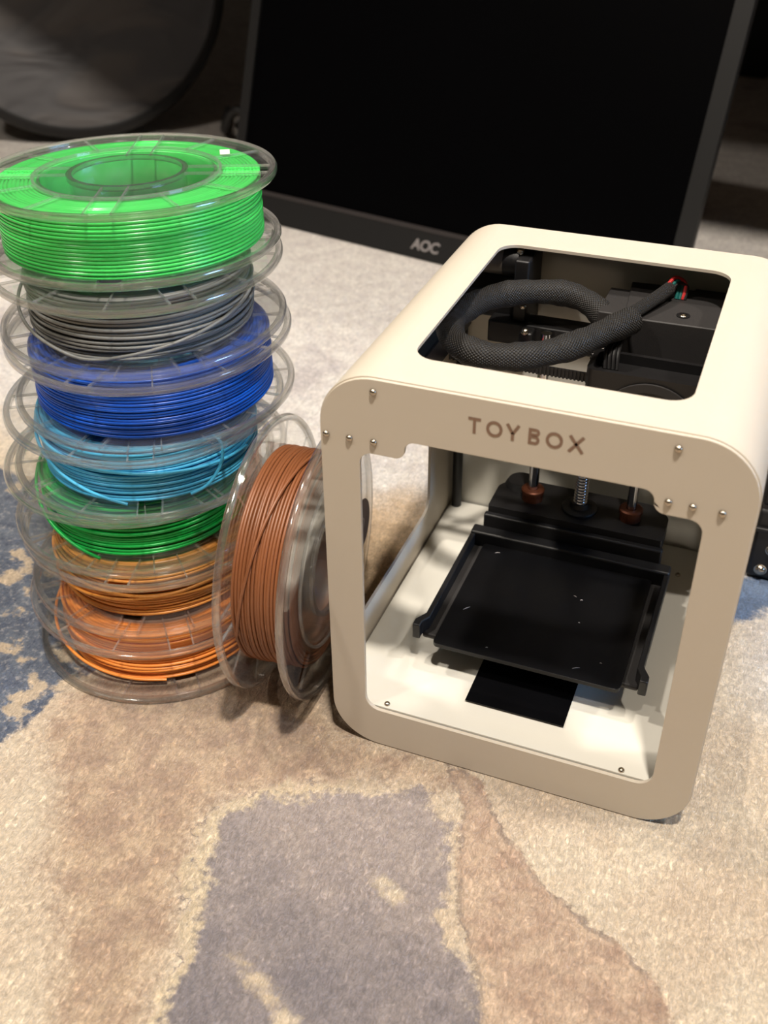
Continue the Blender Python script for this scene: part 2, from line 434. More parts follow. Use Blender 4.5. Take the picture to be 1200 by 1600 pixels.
    fibc = q.ramp(fib, 0.30, 0.70)
    tips = q.math('ADD', 0.55, q.math('MULTIPLY', q.math('ADD', q.math('MULTIPLY', fibc, 0.62), q.math('MULTIPLY', q.ramp(n_fine, 0.3, 0.7), 0.38)), 0.72))
    cc = q.n('ShaderNodeCombineColor'); [q.l(tips, cc.inputs[i]) for i in range(3)]
    col = q.mix(1.0, col, cc.outputs[0], 'MULTIPLY')
    q.l(col, b.inputs['Base Color'])
    h = q.math('ADD', q.math('MULTIPLY', fibc, 0.8), q.math('ADD', q.math('MULTIPLY', n_fine, 0.8), q.math('MULTIPLY', n_mid, 0.8)))
    q.l(q.bump(h, 0.7, 0.0028), b.inputs['Normal'])
    me.materials.append(q.m)
    o = link(bpy.data.objects.new('floor', me)); tag(o, 'marbled cream, tan, grey and blue patterned carpet', None, None, 'structure')
carpet()
bm = bmesh.new(); add_box(bm, -4, 4, -3, 5, 2.56, 2.62)
tag(obj('ceiling', bm, pmat('white_ceiling', (205, 200, 192), 0.9, var=0.03)), 'plain white ceiling', None, None, 'structure')

# ================================================================== THE 3D PRINTER
W, H, D, RC = 0.186, 0.2193, 0.194, 0.026
printer = empty('desktop_printer', (W / 2, D / 2, 0))
tag(printer, 'white boxy desktop 3D printer with an open front and black print bed', '3D printer')
PO = Vector((W / 2, D / 2, 0))
def P(x, y, z): return Vector((x, y, z)) - PO
class prt:                                     # part builder in printer coordinates (origin at front left bottom)
    @staticmethod
    def box(name, b, mat, bevel=0.0, parent=None, segs=2):
        return box_obj(name, (b[0] - PO.x, b[1] - PO.x, b[2] - PO.y, b[3] - PO.y, b[4], b[5]), mat, parent or printer, bevel, segs)

def build_shell():
    bm = bmesh.new(); t = 0.0016; y0, y1 = 0.0007, D - 0.0007
    top_hole = rrect(0.0335, W - 0.0335, 0.0236, 0.1662, 0.0105, 8)
    side_hole = rrect(0.022, 0.147, 0.052, 0.190, 0.010, 8)
    add_plate(bm, [(RC, y0), (W - RC, y0), (W - RC, y1), (RC, y1)], [top_hole], lambda u, v, w: P(u, v, w), H, H - t)
    add_plate(bm, [(RC, y0), (W - RC, y0), (W - RC, y1), (RC, y1)], [], lambda u, v, w: P(u, v, w), 0, t)
    add_plate(bm, [(y0, RC), (y1, RC), (y1, H - RC), (y0, H - RC)], [side_hole], lambda u, v, w: P(w, u, v), 0, t)
    add_plate(bm, [(y0, RC), (y1, RC), (y1, H - RC), (y0, H - RC)], [rrect(0.022, 0.147, 0.052, 0.140, 0.010, 8)], lambda u, v, w: P(w, u, v), W, W - t)
    N = 14
    for cx, cz, a0 in ((W - RC, H - RC, 0), (RC, H - RC, 90), (RC, RC, 180), (W - RC, RC, 270)):
        rows = []
        for i in range(N + 1):
            a = math.radians(a0 + 90 * i / N); c, s = math.cos(a), math.sin(a)
            rows.append([bm.verts.new(P(cx + r * c, y, cz + r * s)) for y in (y0, y1) for r in (RC, RC - t)])
        for i in range(N):
            A, B = rows[i], rows[i + 1]
            bm.faces.new((A[0], B[0], B[2], A[2])); bm.faces.new((A[1], A[3], B[3], B[1]))
            bm.faces.new((A[0], A[1], B[1], B[0])); bm.faces.new((A[2], B[2], B[3], A[3]))
    bmesh.ops.remove_doubles(bm, verts=bm.verts[:], dist=1e-5)
    return obj('shell', bm, 'shell', printer, 30)
build_shell()

# front plate with the stepped window
bm = bmesh.new()
win = round_poly([(0.019, 0.0253), (0.1668, 0.0253), (0.1668, 0.1815), (0.1463, 0.1815), (0.1463, 0.1916), (0.0400, 0.1916), (0.0400, 0.1822), (0.019, 0.1822)],
                 [0.008, 0.008, 0.006, 0.0050, 0.006, 0.0050, 0.0055, 0.006])
add_plate(bm, rrect(0.0006, W - 0.0006, 0.0006, H - 0.0006, RC - 0.0004, 14), [win], lambda u, v, w: P(u, w, v), -0.0008, 0.0012)
front = obj('front_plate', bm, 'shell', printer, 30, 0.0004, 2)
bm = bmesh.new()
add_plate(bm, rrect(0.0018, W - 0.0018, 0.0018, H - 0.0018, RC - 0.002, 12), [], lambda u, v, w: P(u, w, v), D - 0.0022, D - 0.0006)
obj('back_plate', bm, 'shell_in', printer, 30)

# inner tray (floor of the build chamber), rolling down behind the front plate
bm = bmesh.new()
prof = [(0.0016, 0.0262), (0.006, 0.0264), (0.011, 0.0275), (0.016, 0.0292), (0.022, 0.0303), (0.03, 0.0307), (D - 0.004, 0.0307)]
TX0, TX1 = 0.0026, W - 0.0026
A = [[bm.verts.new(P(x, y, z)) for (y, z) in prof] for x in (TX0, TX1)]
B = [[bm.verts.new(P(x, y, z - 0.0014)) for (y, z) in prof] for x in (TX0, TX1)]
n = len(prof)
for i in range(n - 1):
    bm.faces.new((A[0][i], A[1][i], A[1][i + 1], A[0][i + 1])); bm.faces.new((B[0][i], B[0][i + 1], B[1][i + 1], B[1][i]))
    for s in (0, 1): bm.faces.new((A[s][i], A[s][i + 1], B[s][i + 1], B[s][i]))
bm.faces.new((A[0][0], B[0][0], B[1][0], A[1][0])); bm.faces.new((A[0][-1], A[1][-1], B[1][-1], B[0][-1]))
obj('floor_tray', bm, 'shell_in', printer, 30)
prt.box('floor_sticker', (0.0673, 0.1193, 0.0172, 0.062, 0.0307, 0.0310), 'sticker_black')

# screws
def dome_screw(name, recess=False):
    bm = bmesh.new()
    R, h = 0.00165, 0.0014
    pts = [(0.0001, h)] + [(R * math.sin(a), h * math.cos(a)) for a in [PI / 2 * i / 6 for i in range(1, 7)]] + [(R, -0.0003), (0.0001, -0.0003)]
    if recess: pts = [(0.0001, 0.0004), (0.0007, 0.0004), (0.0008, 0.0012)] + [(R * math.sin(a), h * math.cos(a)) for a in [PI / 2 * i / 6 for i in range(3, 7)]] + [(R, -0.0003), (0.0001, -0.0003)]
    add_lathe(bm, pts, 20)
    bmesh.ops.remove_doubles(bm, verts=bm.verts[:], dist=1e-5)
    return bm
s0 = obj('screw', dome_screw('screw'), 'screw', printer, 50)
spots = [(0.0259, 0.2128), (0.0034, 0.188), (0.0144, 0.188), (0.0258, 0.1883), (0.1521, 0.2125), (0.1518, 0.1877), (0.1613, 0.1876), (0.1727, 0.1873)]
for i, (x, z) in enumerate(spots):
    o = s0 if i == 0 else inst(s0, printer)
    o.location = P(x, -0.0009, z); o.rotation_euler = (PI / 2, 0, 0)
s1 = obj('screw', dome_screw('screw', True), 'screw', printer, 50)
for i, (x, y, z) in enumerate([(0.0290, 0.0042, 0.0264), (0.1517, 0.0036, 0.0264), (0.1538, 0.1620, 0.0308)]):
    o = s1 if i == 0 else inst(s1, printer)
    o.location = P(x, y, z)

# lettering on the front: TOYBOX
def strokes(bm, segs, w):
    for (a, b) in segs:
        a, b = Vector(a), Vector(b); d = (b - a).normalized(); nn = Vector((-d.y, d.x)) * w / 2
        q4 = [a + nn, a - nn, b - nn, b + nn]
        lo = [bm.verts.new((p.x, -0.00015, p.y)) for p in q4]; hi = [bm.verts.new((p.x, 0.0, p.y)) for p in q4]
        bm.faces.new(lo); bm.faces.new(hi[::-1])
        for i in range(4): bm.faces.new((lo[i], hi[i], hi[(i + 1) % 4], lo[(i + 1) % 4]))
def arc(bm, cx, cz, rx, rz, w, a0, a1, seg=28):
    full = abs(a1 - a0) >= 359.9
    rows = []
    for i in range(seg + 1):
        a = math.radians(a0 + (a1 - a0) * i / seg); c, s = math.cos(a), math.sin(a)
        rows.append([bm.verts.new((cx + (rx - k * w) * c, y, cz + (rz - k * w) * s)) for k in (0, 1) for y in (-0.00015, 0)])
    for i in range(seg):
        A, B = rows[i], rows[i + 1]
        bm.faces.new((A[0], B[0], B[2], A[2])); bm.faces.new((A[1], A[3], B[3], B[1])); bm.faces.new((A[0], A[1], B[1], B[0])); bm.faces.new((A[2], B[2], B[3], A[3]))
    if full: bmesh.ops.remove_doubles(bm, verts=bm.verts[:], dist=1e-6)
hh, sw = 0.0074, 0.00125
def letter(ch, x0, x1):
    bm = bmesh.new(); w = x1 - x0
    if ch == 'T': strokes(bm, [((0, hh - sw / 2), (w, hh - sw / 2)), ((w / 2, 0), (w / 2, hh - sw))], sw)
    if ch == 'O': arc(bm, w / 2, hh / 2, w / 2, hh / 2, sw, 0, 360, 40)
    if ch == 'Y': strokes(bm, [((sw * .55, hh), (w / 2, hh * .42)), ((w - sw * .55, hh), (w / 2, hh * .42)), ((w / 2, 0), (w / 2, hh * .47))], sw)
    if ch == 'X': strokes(bm, [((sw * .6, 0), (w - sw * .6, hh)), ((sw * .6, hh), (w - sw * .6, 0))], sw)
    if ch == 'B':
        strokes(bm, [((sw / 2, 0), (sw / 2, hh))], sw)
        r1, r2 = hh * .235, hh * .285
        for cz, r in ((hh - r1, r1), (r2, r2)):
            arc(bm, w - r, cz, r, r, sw * .95, -90, 90, 16)
            strokes(bm, [((sw, cz + r - sw / 2), (w - r, cz + r - sw / 2)), ((sw, cz - r + sw / 2), (w - r, cz - r + sw / 2))], sw * .95)
    o = obj('letter', bm, 'letter', printer); o.location = P(x0, -0.0008, 0.2023)
    return o
for ch, a, b in (('T', .0680, .0733), ('O', .0757, .0826), ('Y', .0838, .0900), ('B', .0934, .0981), ('O', .1006, .1076), ('X', .1095, .1165)): letter(ch, a, b)

# --- Z axis: rods, leadscrew, bed carriage
def vrod(name, x, y, z0, z1, r, mat, seg=20):
    bm = bmesh.new(); add_tube(bm, [P(x, y, z0), P(x, y, z1)], r, seg); return obj(name, bm, mat, printer, 40)
RY = 0.1525
vrod('guide_rod', 0.0640, RY, 0.0307, 0.178, 0.0030, 'chrome'); vrod('guide_rod', 0.1220, RY, 0.0307, 0.178, 0.0030, 'chrome')
bm = bmesh.new()                                  # threaded leadscrew
prof = []
z = 0.0308
while z < 0.178:
    prof += [(0.0032, z), (0.0040, z + 0.0006), (0.0040, z + 0.0009), (0.0032, z + 0.0015)]; z += 0.0020
prof = [(0.0001, prof[0][1])] + prof + [(0.0001, prof[-1][1])]
add_lathe(bm, prof, 20, False, Matrix.Translation(P(0.0925, RY, 0)))
obj('leadscrew', bm, 'chrome', printer)
def ring(name, x, y, prof, mat, seg=28):
    bm = bmesh.new(); add_lathe(bm, prof, seg, True, Matrix.Translation(P(x, y, 0))); return obj(name, bm, mat, printer, 40)
for x in (0.0640, 0.1220):
    ring('bushing', x, RY, [(0.0031, 0.064), (0.0062, 0.064), (0.0062, 0.0755), (0.0068, 0.0757), (0.0068, 0.0775), (0.0060, 0.0782), (0.0031, 0.0782)], 'copper')
ring('leadscrew_nut', 0.0925, RY, [(0.0041, 0.066), (0.0105, 0.066), (0.0105, 0.0715), (0.0098, 0.0722), (0.006, 0.0726), (0.0055, 0.0755), (0.0041, 0.0755)], 'black')
# carriage bracket: a block with rounded rear corners and stepped front
bm = bmesh.new()
add_plate(bm, round_poly([(0.0415, 0.1365), (0.1432, 0.1365), (0.1432, 0.160), (0.136, 0.171), (0.050, 0.171), (0.0415, 0.160)], [0.001, 0.001, 0.008, 0.012, 0.012, 0.008]), [],
          lambda u, v, w: P(u, v, w), 0.060, 0.0705)
obj('bed_carriage', bm, 'black', printer, 30, 0.0012, 2)
bm = bmesh.new(); pts = [P(0.054, 0.165, 0.0705), P(0.054, 0.165, 0.074)]
add_tube(bm, pts, [0.010, 0.008], 20); obj('carriage_boss', bm, 'black', printer, 40)
prt.box('carriage_lip', (0.0400, 0.1445, 0.1330, 0.1375, 0.052, 0.0660), 'black', 0.001)
prt.box('bed_back_ledge', (0.0345, 0.1510, 0.1255, 0.1340, 0.046, 0.0575), 'black', 0.0012)
# bed side arms with hooked ends
def arm(sgn):
    bm = bmesh.new(); cx = 0.0928
    pts = [(0.0582, 0.128), (0.0552, 0.128), (0.0552, 0.0450), (0.0578, 0.0405), (0.0578, 0.0365), (0.0620, 0.0365), (0.0620, 0.0415), (0.0582, 0.0480)]
    pts = [(cx + sgn * u, v) for u, v in pts]
    add_plate(bm, pts, [], lambda u, v, w: P(u, v, w), 0.0465, 0.0560)
    return obj('bed_arm', bm, 'black', printer, 30, 0.0006, 2)
arm(-1); arm(1)
prt.box('bed_base', (0.0352, 0.1505, 0.0400, 0.1275, 0.0450, 0.0480), 'black_matte', 0.0012)
bm = bmesh.new()
add_plate(bm, rrect(0.0435, 0.1422, 0.0320, 0.1262, 0.003, 5), [], lambda u, v, w: P(u, v, w), 0.0482, 0.0506)
bedp = obj('bed_plate', bm, 'bed', printer, 30, 0.0005, 2)
# little plastic scuffs left on the plate
for x, y, L, a in ((0.0535, 0.1190, 0.003, .4), (0.0715, 0.0385, .0012, .2), (0.1185, 0.0400, 0.004, .5), (0.052, 0.065, 0.0045, .9), (0.105, 0.096, .002, -.4), (0.109, 0.094, .0015, .3), (0.1295, 0.0480, .0012, 0), (0.112, 0.075, .001, 0)):
    bm = bmesh.new(); p0 = Vector((x, y, 0.0507)); d = Vector((math.cos(a), math.sin(a), 0)) * L / 2
    add_tube(bm, [P(*(p0 - d)), P(*(p0 + Vector((0, .0003, 0)))), P(*(p0 + d))], [0.00012, 0.00028, 0.0001], 6)
    obj('scuff', bm, 'logo', bedp).matrix_parent_inverse = Matrix.Identity(4)
# black cable conduit in the left rear corner
vrod('cable_conduit', 0.0068, 0.1855, 0.0307, 0.185, 0.0032, 'black')

# --- gantry under the lid
bm = bmesh.new()                                   # extruder block
add_plate(bm, [(0.1085, 0.1385), (0.1640, 0.1400), (0.1640, 0.1880), (0.1345, 0.1870), (0.1335, 0.1845), (0.1240, 0.1845), (0.1235, 0.1870), (0.1010, 0.1850), (0.1055, 0.1385)], [], lambda u, v, w: P(u, v, w), 0.1780, 0.2000)
ext = obj('extruder_block', bm, 'black_matte', printer, 30, 0.0006, 2)
prt.box('extruder_side_block', (0.0915, 0.1050, 0.1430, 0.1760, 0.1800, 0.1990), 'black_matte', 0.0006)
ring('screw_recess', 0.1332, 0.1500, [(0.0022, 0.2000), (0.0034, 0.2000), (0.0034, 0.2004), (0.0022, 0.2004)], 'black')
sc = inst(s1, printer); sc.location = P(0.1332, 0.1500, 0.2001); sc.rotation_euler = (0, 0, 0); sc.scale = (1.15, 1.15, .5)
# fan box in front of it
bm = bmesh.new()
add_plate(bm, rrect(0.0960, 0.1640, 0.1000, 0.1240, 0.004, 6), [rrect(0.0985, 0.1615, 0.1025, 0.1215, 0.003, 6)], lambda u, v, w: P(u, v, w), 0.1350, 0.1880)
add_plate(bm, rrect(0.0986, 0.1614, 0.1026, 0.1214, 0.003, 6), [], lambda u, v, w: P(u, v, w), 0.1800, 0.1830)
obj('fan_box', bm, 'black', printer, 30)
bm = bmesh.new()
rot = Matrix.Translation(P(0.1290, 0.0998, 0.1610)) @ Matrix.Rotation(PI / 2, 4, 'X')
add_lathe(bm, [(0.0200, 0.0), (0.0245, 0.0), (0.0245, 0.0012), (0.0200, 0.0012)], 40, True, rot)
obj('fan_grille', bm, 'black_matte', printer, 30)
bm = bmesh.new()
for k in range(7):
    a = 2 * PI * k / 7
    m4 = rot @ Matrix.Rotation(a, 4, 'Z')
    q4 = [m4 @ Vector(v) for v in ((0.004, -0.002, 0.0006), (0.0195, -0.006, 0.0002), (0.0195, 0.004, 0.001), (0.004, 0.002, 0.001))]
    q5 = [m4 @ (Vector(v) + Vector((0, 0, -0.0006))) for v in ((0.004, -0.002, 0.0006), (0.0195, -0.006, 0.0002), (0.0195, 0.004, 0.001), (0.004, 0.002, 0.001))]
    a1 = [bm.verts.new(v) for v in q4]; b1 = [bm.verts.new(v) for v in q5]
    bm.faces.new(a1); bm.faces.new(b1[::-1])
    for i in range(4): bm.faces.new((a1[i], b1[i], b1[(i + 1) % 4], a1[(i + 1) % 4]))
add_lathe(bm, [(0.0001, 0.0), (0.0055, 0.0), (0.0055, 0.0014), (0.0001, 0.0014)], 20, True, rot)
obj('fan_rotor', bm, 'black_matte', printer)
# beams, rails and blocks
prt.box('gantry_beam', (0.0300, 0.1640, 0.1560, 0.1720, 0.1660, 0.1790), 'black', 0.001)
prt.box('gantry_corner_block', (0.0040, 0.0450, 0.1660, 0.1900, 0.1760, 0.1920), 'black', 0.0015)
prt.box('gantry_rail', (0.0040, 0.0180, 0.0240, 0.1660, 0.1700, 0.1860), 'black', 0.001)
prt.box('gantry_rail', (0.1650, 0.1815, 0.0200, 0.1890, 0.1650, 0.1930), 'black', 0.001)
prt.box('gantry_bracket', (0.0420, 0.0500, 0.1600, 0.1900, 0.1700, 0.2130), 'black', 0.001)
prt.box('gantry_clip', (0.0495, 0.0570, 0.1480, 0.1570, 0.1560, 0.1780), 'black', 0.0012)
bm = bmesh.new(); add_tube(bm, [P(0.0190, 0.1715, 0.2080), P(0.0420, 0.1725, 0.2080)], 0.0080, 24); mot = obj('axis_motor', bm, 'black', printer, 40)
bm = bmesh.new(); add_tube(bm, [P(0.0225, 0.1717, 0.2080), P(0.0335, 0.1722, 0.2080)], 0.0082, 24); o = obj('silver_band', bm, 'tape', mot, 40)
for x, y, z in ((0.0425, 0.1685, 0.2150), (0.0490, 0.1560, 0.1900), (0.0530, 0.1480, 0.1790)):
    sc = inst(s0, printer); sc.location = P(x, y, z); sc.rotation_euler = (0.5, 0, 0); sc.scale = (1.3, 1.3, 1.3)
# toothed belt: a band with teeth
bm = bmesh.new()
add_box(bm, *(0.018 - PO.x, 0.1000 - PO.x, 0.1262 - PO.y, 0.1270 - PO.y, 0.1670, 0.1720))
x = 0.018
while x < 0.099:
    add_box(bm, x - PO.x, x + 0.0010 - PO.x, 0.1252 - PO.y, 0.1262 - PO.y, 0.1670, 0.1720); x += 0.0020
obj('drive_belt', bm, 'black', printer)
bm = bmesh.new()
add_tube(bm, [P(0.016, 0.118, 0.160), P(0.100, 0.118, 0.160)], 0.0025, 14); obj('cross_rod', bm, 'chrome', printer, 40)

# braided sleeve loop
def braid():
    q = NT('braided_sleeve'); b = q.n('ShaderNodeBsdfPrincipled'); q.l(b.outputs[0], q.out.inputs[0])
    sp = q.n('ShaderNodeSeparateXYZ'); q.l(q.uv(), sp.inputs[0])
    u, v = sp.outputs[0], sp.outputs[1]
    def wv(sign):
        ph = q.math('ADD', q.math('MULTIPLY', u, 2 * PI * 28), q.math('MULTIPLY', v, sign * 2 * PI / 0.0017))
        return q.math('MULTIPLY', q.math('ADD', q.math('SINE', ph), 1.0), 0.5)
    h = q.math('MULTIPLY', wv(1), wv(-1))
    f = q.math('ADD', h, q.math('MULTIPLY', q.noise(150, 3), 0.3))
    q.l(q.mix(f, lin((9, 8, 8)), lin((42, 38, 34))), b.inputs['Base Color'])
    b.inputs['Roughness'].default_value = 0.55
    q.l(q.bump(h, 0.9, 0.0006), b.inputs['Normal'])
    return q.m
MAT['braid'] = braid()
loop = [(0.1105, 0.1340, 0.2010), (0.1000, 0.1160, 0.2005), (0.0890, 0.0985, 0.1995), (0.0770, 0.0860, 0.1990), (0.0640, 0.0785, 0.1985), (0.0490, 0.0765, 0.1985), (0.0360, 0.0830, 0.1985), (0.0275, 0.0970, 0.1985),
        (0.0255, 0.1140, 0.1985), (0.0300, 0.1320, 0.1985), (0.0400, 0.1470, 0.1985), (0.0550, 0.1570, 0.1985), (0.0720, 0.1610, 0.1980), (0.0860, 0.1570, 0.1955), (0.0970, 0.1500, 0.1900)]
bm = bmesh.new(); uvl = bm.loops.layers.uv.new('uv')
sp = spline(loop, 7)
rad = [0.0066 + 0.0004 * math.sin(i * 0.55) + 0.0002 * math.sin(i * 1.7) for i in range(len(sp))]
add_tube(bm, [P(*p) for p in sp], rad, 24, False, uvl); obj('braided_sleeve', bm, 'braid', printer, 40)
bm = bmesh.new(); uvl = bm.loops.layers.uv.new('uv')
add_tube(bm, [P(*p) for p in spline([(0.1060, 0.1290, 0.2025), (0.1130, 0.1440, 0.2040), (0.1185, 0.1560, 0.2055), (0.1228, 0.1665, 0.2068)], 6)], 0.0034, 16, False, uvl); obj('thin_sleeve', bm, 'braid', printer, 40)
for dx, dz, mt, ex in ((-0.0004, 0.0020, 'red', 0.0020), (0.0006, 0.0004, 'teal', 0.0004), (-0.0016, 0.0004, 'teal', -0.0012), (0.0016, -0.0008, 'black', 0.0030)):
    bm = bmesh.new()
    add_tube(bm, [P(*p) for p in spline([(0.1220 + dx, 0.1650, 0.2066 + dz), (0.1250 + dx, 0.1712, 0.2090 + dz), (0.1278 + ex, 0.1735, 0.2062 + dz * .5), (0.1278 + ex, 0.1700, 0.2000)], 6)], 0.0010, 8)
    obj('wire', bm, mt, printer, 40)
for k, mt in enumerate(('bluewire', 'bluewire', 'red')):
    bm = bmesh.new()
    add_tube(bm, [P(*p) for p in spline([(0.0540 + k * .001, 0.1500, 0.1720), (0.0480 + k * .0012, 0.1380, 0.1700 - k * .001), (0.0380, 0.1260 - k * .001, 0.1660), (0.0250, 0.1180, 0.1600), (0.014, 0.120, 0.150)], 6)], 0.0008, 8)
    obj('wire', bm, mt, printer, 40)
for k in range(4):
    bm = bmesh.new()
    add_tube(bm, [P(*p) for p in spline([(0.1065 + k * .0016, 0.1300, 0.1980), (0.1040 + k * .0014, 0.1260, 0.1930), (0.1020 + k * .002, 0.1180, 0.1900), (0.1030 + k * .002, 0.1130, 0.1830)], 6)], 0.0010, 8)
    obj('wire', bm, 'black', printer, 40)

# ================================================================== FILAMENT SPOOLS
SR, ST = 0.076, 0.0366
RB, RD = 0.0290, 0.0450                         # bore radius, drum radius
FT = 0.0016                                    # flange sheet
def circle(r, n, a0=0.0): return [(r * math.cos(a0 + 2 * PI * i / n), r * math.sin(a0 + 2 * PI * i / n)) for i in range(n)]
def slot(a, r1=0.0490, r2=0.0712, hw=0.0058):
    c, s = math.cos(a), math.sin(a)
    return [(x * c - y * s, x * s + y * c) for x, y in round_poly([(r1, -hw), (r2, -hw), (r2, hw), (r1, hw)], 0.001, 3)]
def mesh_of(bm, name, mat, smooth):
    bmesh.ops.recalc_face_normals(bm, faces=bm.faces[:])
    me = bpy.data.meshes.new(name); bm.to_mesh(me); bm.free(); me.materials.append(MAT[mat] if isinstance(mat, str) else mat); finish(me, smooth); return me
bm = bmesh.new()
add_plate(bm, circle(0.0738, 96), [circle(RD - 0.0012, 64)] + [slot(PI / 2 * k) for k in range(4)], lambda u, v, w: Vector((u, v, w)), 0.0, FT)
ME_FLANGE = mesh_of(bm, 'flange', 'clear_disc', 30)
bm = bmesh.new()
add_plate(bm, circle(0.0738, 96), [circle(RB + 0.0004, 64), slot(rd0 := math.radians(128), 0.050, 0.0705, 0.0042), round_poly([(-0.0665, -0.008), (-0.0610, -0.0065), (-0.0610, 0.0065), (-0.0665, 0.008)], 0.001, 3)], lambda u, v, w: Vector((u, v, w)), 0.0, FT)
ME_PLAIN = mesh_of(bm, 'flange', 'clear_disc', 30)
bm = bmesh.new()                               # rim: rounded bead around the flange
rp = [(0.0722, -0.0003), (0.0735, -0.0008), (0.0752, -0.0008), (0.0760, 0.0002), (0.0760, 0.0020), (0.0752, 0.0030), (0.0735, 0.0030), (0.0722, 0.0024)]
add_lathe(bm, rp, 128); ME_RIM = mesh_of(bm, 'rim', 'clear_rim', 50)
bm = bmesh.new(); add_lathe(bm, [(0.0463, 0.0012), (0.0478, 0.0012), (0.0478, 0.0024), (0.0463, 0.0024)], 96)
ME_LIP = mesh_of(bm, 'ring', 'clear_rib', 30)
bm = bmesh.new(); add_lathe(bm, [(RB - 0.0012, 0.0002), (RB + 0.0016, 0.0002), (RB + 0.0016, 0.0026), (RB - 0.0012, 0.0026)], 72)
ME_HUB = mesh_of(bm, 'hub_ring', 'clear_rim', 30)
bm = bmesh.new(); add_box(bm, RB + 0.001, 0.0720, -0.00045, 0.00045, FT - 0.0002, FT + 0.0010); ME_RIB = mesh_of(bm, 'rib', 'clear_rib', None)
bm = bmesh.new(); add_box(bm, 0.0478, 0.0722, -0.0004, 0.0004, FT - 0.0002, FT + 0.0008); ME_RIB2 = mesh_of(bm, 'rib', 'clear_rib', None)
bm = bmesh.new()                               # core: bore wall, drum wall and webs
add_lathe(bm, [(RB - 0.0010, 0.0004), (RB + 0.0004, 0.0004), (RB + 0.0004, ST - 0.0004), (RB - 0.0010, ST - 0.0004)], 64)
add_lathe(bm, [(RD - 0.0012, FT), (RD, FT), (RD, ST - FT), (RD - 0.0012, ST - FT)], 72)
ME_CORE = mesh_of(bm, 'core', 'clear_core', 40)

def wind_mesh(name, mat, ro, loose=0, seed=1, z0=0.0024, z1=ST - 0.0024, d=0.00185):
    """wound filament: scalloped lathe for the tight coil, then single loops for the loosely wound outer layer"""
    rnd = random.Random(seed); bm = bmesh.new(); ri = RD + 0.0004
    rc = ro - (d * 0.9 if loose else 0.0)
    prof = []
    nz = int((z1 - z0) / d); nr = int((rc - ri) / d)
    dz = (z1 - z0) / nz; dr = (rc - ri) / max(nr, 1)
    for i in range(nz):                        # outer side, bottom to top
        zc = z0 + (i + .5) * dz; j = rnd.uniform(-.00016, .00016)
        for a in (-75, -45, -15, 15, 45, 75): prof.append((rc + j - d / 2 + d / 2 * math.cos(math.radians(a)), zc + dz / 2 * math.sin(math.radians(a))))
    for i in range(nr):                        # top side, outside in
        rr = rc - (i + .5) * dr; j = rnd.uniform(-.0004, 0)
        for a in (60, 20, -20, -60): prof.append((rr + dr / 2 * math.sin(math.radians(a)), z1 + j - d / 2 + d / 2 * math.cos(math.radians(a))))
    for i in range(nr):
        rr = ri + (i + .5) * dr; j = rnd.uniform(0, .0004)
        for a in (-60, -20, 20, 60): prof.append((rr + dr / 2 * math.sin(math.radians(a)), z0 + j + d / 2 - d / 2 * math.cos(math.radians(a))))
    add_lathe(bm, prof, 112)
    if loose:
        z = z0 + d / 2
        while z < z1 - d / 2:
            r = ro - d / 2 + rnd.uniform(-0.0004, 0.0010) * loose
            ox, oy = rnd.uniform(-.0007, .0007) * loose, rnd.uniform(-.0007, .0007) * loose
            tx, ty = rnd.uniform(-.014, .014) * loose, rnd.uniform(-.014, .014) * loose
            pts = []
            for k in range(84):
                a = 2 * PI * k / 84; x, y = r * math.cos(a), r * math.sin(a)
                zz = min(max(z + x * tx + y * ty, z0 + d * .45), z1 - d * .45)
                pts.append((x + ox, y + oy, zz))
            add_tube(bm, pts, d / 2, 8, True)
            z += d * rnd.uniform(0.85, 1.0 + 0.35 * loose)
    return mesh_of(bm, name, mat, 60)

spools = []
def make_spool(mat, ro, loose, seed, label, loc, rotz, strands=(), tilt=None, plain_top=False):
    s = empty('filament_spool', loc)
    tag(s, label, 'filament spool', 'clear plastic filament spools')
    for top in (0, 1):
        f = link(bpy.data.objects.new('flange', ME_FLANGE), s)
        f.rotation_euler = (0, 0, 0) if top else (PI, 0, 0)
        f.location.z = (ST - 0.0030) if top else 0.0030
        for me, nm in ((ME_RIM, 'rim'), (ME_LIP, 'ring'), (ME_HUB, 'hub_ring')): link(bpy.data.objects.new(nm, me), f)
        if plain_top and top: f.data = ME_PLAIN; continue
        for k in range(4):
            a = PI / 2 * k
            for sg in (-1, 1):
                rb = link(bpy.data.objects.new('rib', ME_RIB), f); rb.rotation_euler = (0, 0, a)
                rb.location = (-math.sin(a) * 0.0064 * sg, math.cos(a) * 0.0064 * sg, 0)
            for off in (PI / 6, PI / 3):
                rb = link(bpy.data.objects.new('rib', ME_RIB2), f); rb.rotation_euler = (0, 0, a + off)
    link(bpy.data.objects.new('core', ME_CORE), s)
    link(bpy.data.objects.new('filament', wind_mesh('filament', mat, ro, loose, seed)), s)
    for st in strands:                          # loose strands: (angle in degrees, radius, height) along the way; angles in world
        pts = [(r * math.cos(math.radians(a) - rotz), r * math.sin(math.radians(a) - rotz), z) for a, r, z in st]
        bm = bmesh.new(); add_tube(bm, spline(pts, 10), 0.00092, 8); link(bpy.data.objects.new('strand', mesh_of(bm, 'strand', mat, 60)), s)
    if tilt is None: s.rotation_euler = (0, 0, rotz)
    else: s.rotation_euler = tilt
    spools.append(s); return s

